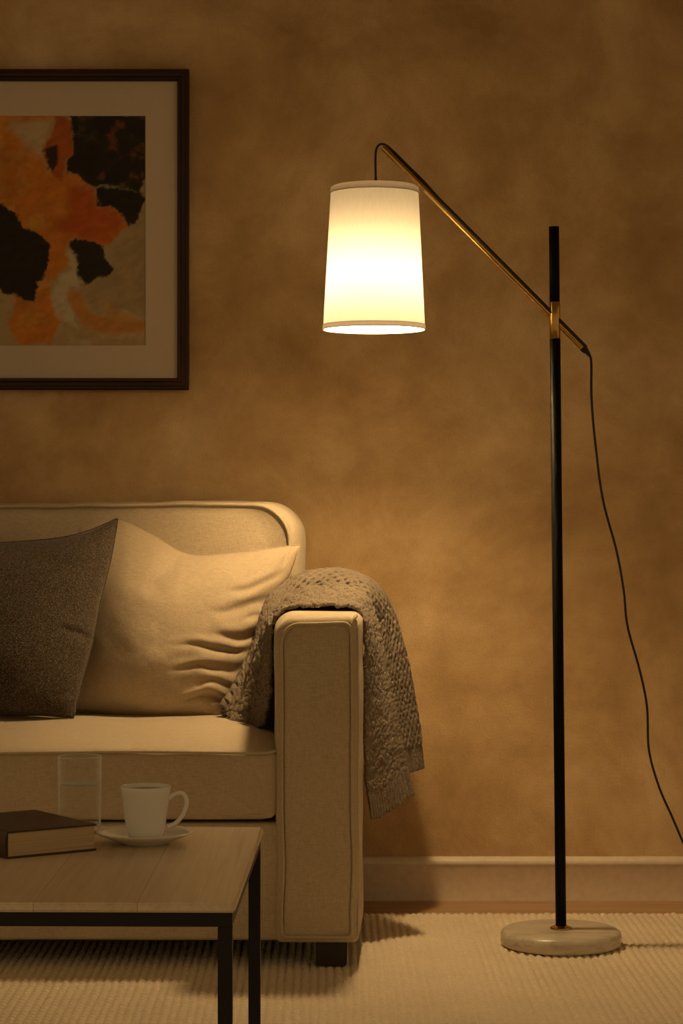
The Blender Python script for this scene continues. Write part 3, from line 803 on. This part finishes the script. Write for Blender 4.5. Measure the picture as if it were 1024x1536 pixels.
# cup
cup = empty('coffee_cup', (sc[0] + 0.001, sc[1], TZ + 0.0082))
tag(cup, 'white porcelain cup with a loop handle, standing on the saucer', 'cup')
cz = TZ + 0.0082; cc = (sc[0] + 0.001, sc[1], cz)
Ro = 0.0382
body = [(0, 0.003), (0.017, 0.003), (0.019, 0.0), (0.022, 0.0), (0.0250, 0.003), (0.0275, 0.009), (0.0300, 0.020), (0.0325, 0.036), (0.0350, 0.055), (0.0372, 0.070), (Ro, 0.0775), (Ro - 0.0005, 0.0788), (Ro - 0.0016, 0.0788), (Ro - 0.0026, 0.0775), (0.0345, 0.070), (0.0322, 0.055), (0.0297, 0.036), (0.0270, 0.020), (0.022, 0.010), (0.012, 0.0065), (0, 0.006)]
lathe('cup_body', body, cc, m_porc, cup, seg=96, sharp=70)
lathe('drink', [(0, 0.072), (0.0335, 0.072), (0.0346, 0.0726)], cc, m_tea, cup, seg=64)
hz = [(0.0335, 0.018), (0.045, 0.0225), (0.0555, 0.034), (0.0612, 0.048), (0.0618, 0.058), (0.0575, 0.0665), (0.050, 0.0685), (0.042, 0.0655), (0.0355, 0.0600)]
P = np.array([(cc[0] + a_, cc[1] - 0.003, cz + z_) for a_, z_ in resample(hz, 60)])
tube('handle', P, 0.0034, m_porc, cup, seg=16)

# glass of water
gc = (-0.4075, 3.53, TZ)
gl = empty('water_glass', gc)
tag(gl, 'clear straight tumbler half full of water behind the book', 'glass')
Rg = 0.0342; Hg = 0.1195; hw_ = 0.0770
lathe('tumbler', [(0, 0.0), (Rg - 0.004, 0.0), (Rg - 0.0022, 0.0015), (Rg - 0.0018, 0.004), (Rg, Hg - 0.001), (Rg - 0.0008, Hg), (Rg - 0.0013, Hg - 0.001), (Rg - 0.0030, 0.016), (Rg - 0.005, 0.0115), (Rg - 0.011, 0.0095), (0, 0.009)], gc, m_glass, gl, seg=96, sharp=60)
ri = lambda z: (Rg - 0.0030) + (0.0017) * (z - 0.016) / (Hg - 0.017)
lathe('water', [(0, 0.0093), (Rg - 0.0112, 0.0098), (Rg - 0.0053, 0.0118), (ri(0.016) - 0.0003, 0.0162), (ri(hw_) - 0.0003, hw_), (ri(hw_) - 0.0018, hw_ - 0.0007), (0, hw_ - 0.0008)], gc, m_water, gl, seg=96, sharp=60)

a_ = np.linspace(0, 2 * math.pi, 96, endpoint=False)
tube('rim_glint', np.stack([gc[0] + (Rg - 0.0008) * np.cos(a_), gc[1] + (Rg - 0.0008) * np.sin(a_), np.full(96, gc[2] + Hg)], 1), 0.0009, m_glint, gl, closed=True, seg=8)  # added ring, a painted bright line along the tumbler's lip
lathe('base_glint', [(0, 0.0088), (Rg - 0.0115, 0.0092), (Rg - 0.0056, 0.0112), (Rg - 0.0034, 0.0158)], gc, m_glint, gl, seg=96, sharp=80)  # added inner shell, painted bright arcs low in the glass
lathe('water_surface', [(0, hw_ - 0.0004), (ri(hw_) - 0.0022, hw_ - 0.0003), (ri(hw_) - 0.0006, hw_ + 0.0012)], gc, m_wsurf, gl, seg=96, sharp=80)  # pale disc colours in the bright ellipse of reflected light

# book
bk = np.array([-0.481, 3.263]); ax = np.array([0.119, 0.083]); ax /= np.linalg.norm(ax); ay = np.array([-ax[1], ax[0]])
BL, BD, BH = 0.146, 0.198, 0.0395
book = empty('book', (bk[0] + (ax * BL + ay * BD)[0] / 2, bk[1] + (ax * BL + ay * BD)[1] / 2, TZ))
tag(book, 'thick closed book with dark brown cover lying flat at the table edge', 'book')
def bkbox(name, u0, u1, v0, v1, z0, z1, mat, bev, curve=False):
    bm = bmesh.new(); box_bm(bm, u0, u1, v0, v1, z0, z1, bev)
    for q in bm.verts:
        u_, v_ = q.co.x, q.co.y
        p = bk + ax * u_ + ay * v_; q.co.x, q.co.y = p
        q.co.z += TZ
    o = link(name, from_bm(name, bm), mat, book); autosmooth(o, 40); return o
bkbox('bottom_cover', 0.0, BL, 0, BD, 0.0004, 0.0030, m_cover, 0.0006)
bkbox('top_cover', 0.0, BL, 0, BD, BH - 0.0026, BH, m_cover, 0.0006)
bkbox('pages', 0.003, BL - 0.003, 0.003, BD - 0.003, 0.003, BH - 0.0026, m_pages, 0.0)
# rounded spine on the left side
bm = bmesh.new(); nsp = 14
pr = []
for k in range(nsp + 1):
    t = k / nsp; z_ = 0.0004 + (BH - 0.0004) * t; pr.append((-0.0045 * math.sin(math.pi * t) ** 0.6, z_))
rings = []
for v_ in (0, BD):
    out_ = []
    for u_, z_ in pr: p = bk + ax * u_ + ay * v_; out_.append(bm.verts.new((p[0], p[1], TZ + z_)))
    for u_, z_ in reversed(pr): p = bk + ax * (u_ + 0.0026) + ay * v_; out_.append(bm.verts.new((p[0], p[1], TZ + z_)))
    rings.append(out_)
for i in range(len(rings[0])):
    j = (i + 1) % len(rings[0]); bm.faces.new((rings[0][i], rings[0][j], rings[1][j], rings[1][i]))
for rr in rings:
    for i in range(nsp): bm.faces.new((rr[i], rr[i + 1], rr[2 * nsp + 1 - i - 1], rr[2 * nsp + 1 - i]))
o = link('spine', from_bm('spine', bm), m_cover, book); autosmooth(o, 40)

# ------------------------------------------------------------------ framed painting
FD = WALL - 0.028
def fp(px, py): return (px - 512) * FD / FPX, CAM_H - (py - 768) * FD / FPX
fx1, fz1 = fp(283, 103.5); _, fz0 = fp(283, 584.5); fx0 = fp(-103, 0)[0]
pic = empty('framed_painting', ((fx0 + fx1) / 2, WALL - 0.002, fz0))
tag(pic, 'abstract orange, black and cream painting in a dark reddish-brown frame on the wall', 'painting')
fw = 17.5 * FD / FPX
# moulded frame profile, mitred
prof = [(0, 0.024), (0, 0.0), (0.003, -0.0035), (0.007, -0.0035), (0.009, -0.0015), (0.017, -0.0005), (0.020, -0.0035), (0.0235, -0.0035), (0.0255, 0.001), (fw, 0.004), (fw, 0.016), (fw, 0.024)]
bm = bmesh.new(); loops = []
for a_, d_ in prof:
    loops.append([bm.verts.new((x, FD + d_, z)) for x, z in ((fx0 + a_, fz0 + a_), (fx1 - a_, fz0 + a_), (fx1 - a_, fz1 - a_), (fx0 + a_, fz1 - a_))])
for A_, B_ in zip(loops, loops[1:] + loops[:1]):
    for k in range(4):
        bm.faces.new((A_[k], A_[(k + 1) % 4], B_[(k + 1) % 4], B_[k]))
o = link('picture_frame', from_bm('picture_frame', bm), m_frame, pic); autosmooth(o, 25)
ax1, az1 = fp(217, 172.5); _, az0 = fp(217, 517); ax0 = fp(-37, 0)[0]
# mount board with a bevelled window
bm = bmesh.new(); loops = []
for (a0_, c0_, a1_, c1_, d_) in ((fx0 + fw - 0.002, fz0 + fw - 0.002, fx1 - fw + 0.002, fz1 - fw + 0.002, 0.011), (ax0 - 0.0015, az0 - 0.0015, ax1 + 0.0015, az1 + 0.0015, 0.011), (ax0, az0, ax1, az1, 0.0135)):
    loops.append([bm.verts.new((x, FD + d_, z)) for x, z in ((a0_, c0_), (a1_, c0_), (a1_, c1_), (a0_, c1_))])
for A_, B_ in zip(loops[:-1], loops[1:]):
    for k in range(4): bm.faces.new((A_[k], A_[(k + 1) % 4], B_[(k + 1) % 4], B_[k]))
link('mount', from_bm('mount', bm), m_mat, pic, smooth=False)
# the painting itself
nx_, nz_ = 300, 410
u = np.linspace(-37, 217, nx_)[:, None] + np.zeros((1, nz_)); v = np.linspace(517, 172.5, nz_)[None, :] + np.zeros((nx_, 1))
cx, cy = u * 2.953, (v - 80) * 2.953                         # shape outlines are drawn on a 945-wide sheet
wx = cx + 26 * fbm(cx / 60, cy / 60, 1, 4) + 9 * fbm(cx / 11, cy / 11, 2, 2); wy = cy + 26 * fbm(cx / 60, cy / 60, 5, 4) + 9 * fbm(cx / 11, cy / 11, 6, 2)
def sdf(poly):
    poly = np.array(poly, float); d, _ = seg_dist(wx, wy, np.vstack([poly, poly[:1]]))
    ins = np.zeros(wx.shape, bool)
    for (xa, ya), (xb, yb) in zip(poly, np.roll(poly, -1, 0)):
        c = ((ya > wy) != (yb > wy)); xx = xa + (wy - ya) * (xb - xa) / (yb - ya + 1e-9); ins ^= c & (wx < xx)
    return np.where(ins, d, -d)
def lerp(c, col, m): return c * (1 - m[..., None]) + np.array(col)[None, None] * m[..., None]
n1 = fbm(cx / 120, cy / 120, 0, 5); n2 = fbm(cx / 34 + cy / 50, cy / 26, 3, 4); n3 = fbm(cx / 45, cy / 45, 8, 4)
c = np.zeros(wx.shape + (3,)) + np.array((0.42, 0.31, 0.16))
c = lerp(c, (0.50, 0.42, 0.28), sstep(-0.1, 0.4, n1)); c = lerp(c, (0.33, 0.25, 0.13), sstep(0.0, 0.5, n2) * 0.6)
def paint(poly, col, soft=12, a=1.0):
    global c
    c = lerp(c, col, sstep(-soft, soft, sdf(poly)) * a)
ORG = (0.56, 0.20, 0.030)
paint([(-140, 200), (240, 200), (190, 420), (200, 530), (345, 525), (410, 590), (430, 670), (510, 685), (560, 745), (480, 850), (430, 860), (315, 815), (300, 930), (215, 1020), (270, 1180), (215, 1290), (90, 1290), (40, 1200), (50, 1080), (150, 1110), (215, 830), (105, 770), (-20, 650), (-140, 640)], ORG, 14)
# variation inside the orange
om = sstep(-10, 10, sdf([(-140, 200), (240, 200), (190, 420), (200, 530), (345, 525), (410, 590), (560, 745), (480, 850), (315, 815), (300, 930), (215, 1020), (270, 1180), (215, 1290), (40, 1200), (50, 1080), (215, 830), (105, 770), (-20, 650), (-140, 640)]))
c = lerp(c, (0.58, 0.30, 0.06), om * sstep(0.0, 0.45, n3) * 0.8); c = lerp(c, (0.34, 0.12, 0.03), om * sstep(0.05, 0.5, n1) * 0.5)
paint([(300, 580), (400, 590), (430, 670), (510, 685), (555, 745), (480, 850), (300, 810), (230, 790), (290, 700)], (0.44, 0.095, 0.016), 30, 0.9)
paint([(60, 290), (230, 300), (215, 360), (195, 450), (190, 500), (140, 420), (80, 370), (40, 320)], (0.46, 0.38, 0.24), 26, 0.9)
paint([(235, 270), (310, 280), (328, 360), (312, 440), (268, 560), (225, 530), (195, 500), (180, 440), (205, 370)], (0.40, 0.105, 0.020), 10)
BLK = (0.022, 0.018, 0.012)
paint([(192, 430), (240, 400), (248, 470), (230, 525), (198, 515)], BLK, 9, 0.95)
paint([(305, 265), (660, 265), (660, 640), (600, 600), (545, 580), (440, 578), (400, 578), (365, 560), (340, 522), (290, 530), (312, 440), (328, 360), (310, 310)], BLK, 8)
bmk = sstep(0, 10, sdf([(305, 265), (660, 265), (660, 640), (545, 580), (400, 578), (340, 522), (312, 440), (328, 360)]))
c = lerp(c, (0.10, 0.065, 0.035), bmk * sstep(0.05, 0.6, n3) * 0.6); c = lerp(c, (0.16, 0.05, 0.018), bmk * sstep(430, 560, cx + 0.3 * cy - 60) * sstep(0.0, 0.4, n3) * 0.7)
paint([(640, 560), (600, 690), (560, 760), (480, 850), (460, 880), (500, 950), (345, 1020), (330, 1100), (420, 1120), (660, 1160), (660, 560)], (0.36, 0.275, 0.15), 10, 0.95)
paint([(420, 585), (540, 580), (620, 605), (650, 640), (570, 752), (540, 715), (500, 680), (430, 668)], BLK, 7)
paint([(-140, 640), (0, 668), (60, 700), (105, 768), (170, 790), (222, 840), (216, 920), (205, 975), (170, 1020), (152, 1108), (80, 1090), (10, 1060), (-20, 990), (-140, 960)], BLK, 7)
paint([(316, 825), (380, 822), (440, 848), (470, 888), (492, 945), (440, 985), (380, 1018), (342, 1000), (345, 920), (322, 865)], BLK, 7)
paint([(300, 860), (335, 900), (345, 1000), (295, 1090), (335, 1225), (265, 1195), (228, 1080), (270, 980), (320, 950)], (0.52, 0.46, 0.33), 16, 0.9)
paint([(300, 1080), (335, 1040), (390, 1140), (450, 1170), (560, 1180), (660, 1180), (660, 1230), (560, 1240), (470, 1250), (380, 1215), (320, 1150)], (0.50, 0.21, 0.045), 16, 0.85)
paint([(440, 1100), (520, 1140), (650, 1190), (560, 1200), (470, 1160)], (0.52, 0.25, 0.06), 16, 0.7)
c = c * (1 + 0.25 * n2[..., None])
V = np.stack([(u + 37) / 254 * (ax1 - ax0) + ax0, np.full(u.shape, FD + 0.0145), (517 - v) / 344.5 * (az1 - az0) + az0], -1).reshape(-1, 3)
me = mesh_np('canvas', V, grid_faces(nx_, nz_, flip=False))
ca = me.color_attributes.new('paint', 'FLOAT_COLOR', 'POINT')
ca.data.foreach_set('color', np.concatenate([np.clip(c, 0, 1).reshape(-1, 3), np.ones((nx_ * nz_, 1))], 1).ravel())
link('canvas', me, m_art, pic)
box('backing_board', (fx0 + 0.004, fx1 - 0.004, FD + 0.0165, WALL - 0.001, fz0 + 0.004, fz1 - 0.004), m_foot, pic)

for o in S.objects:
    if '_org' in o: del o['_org']
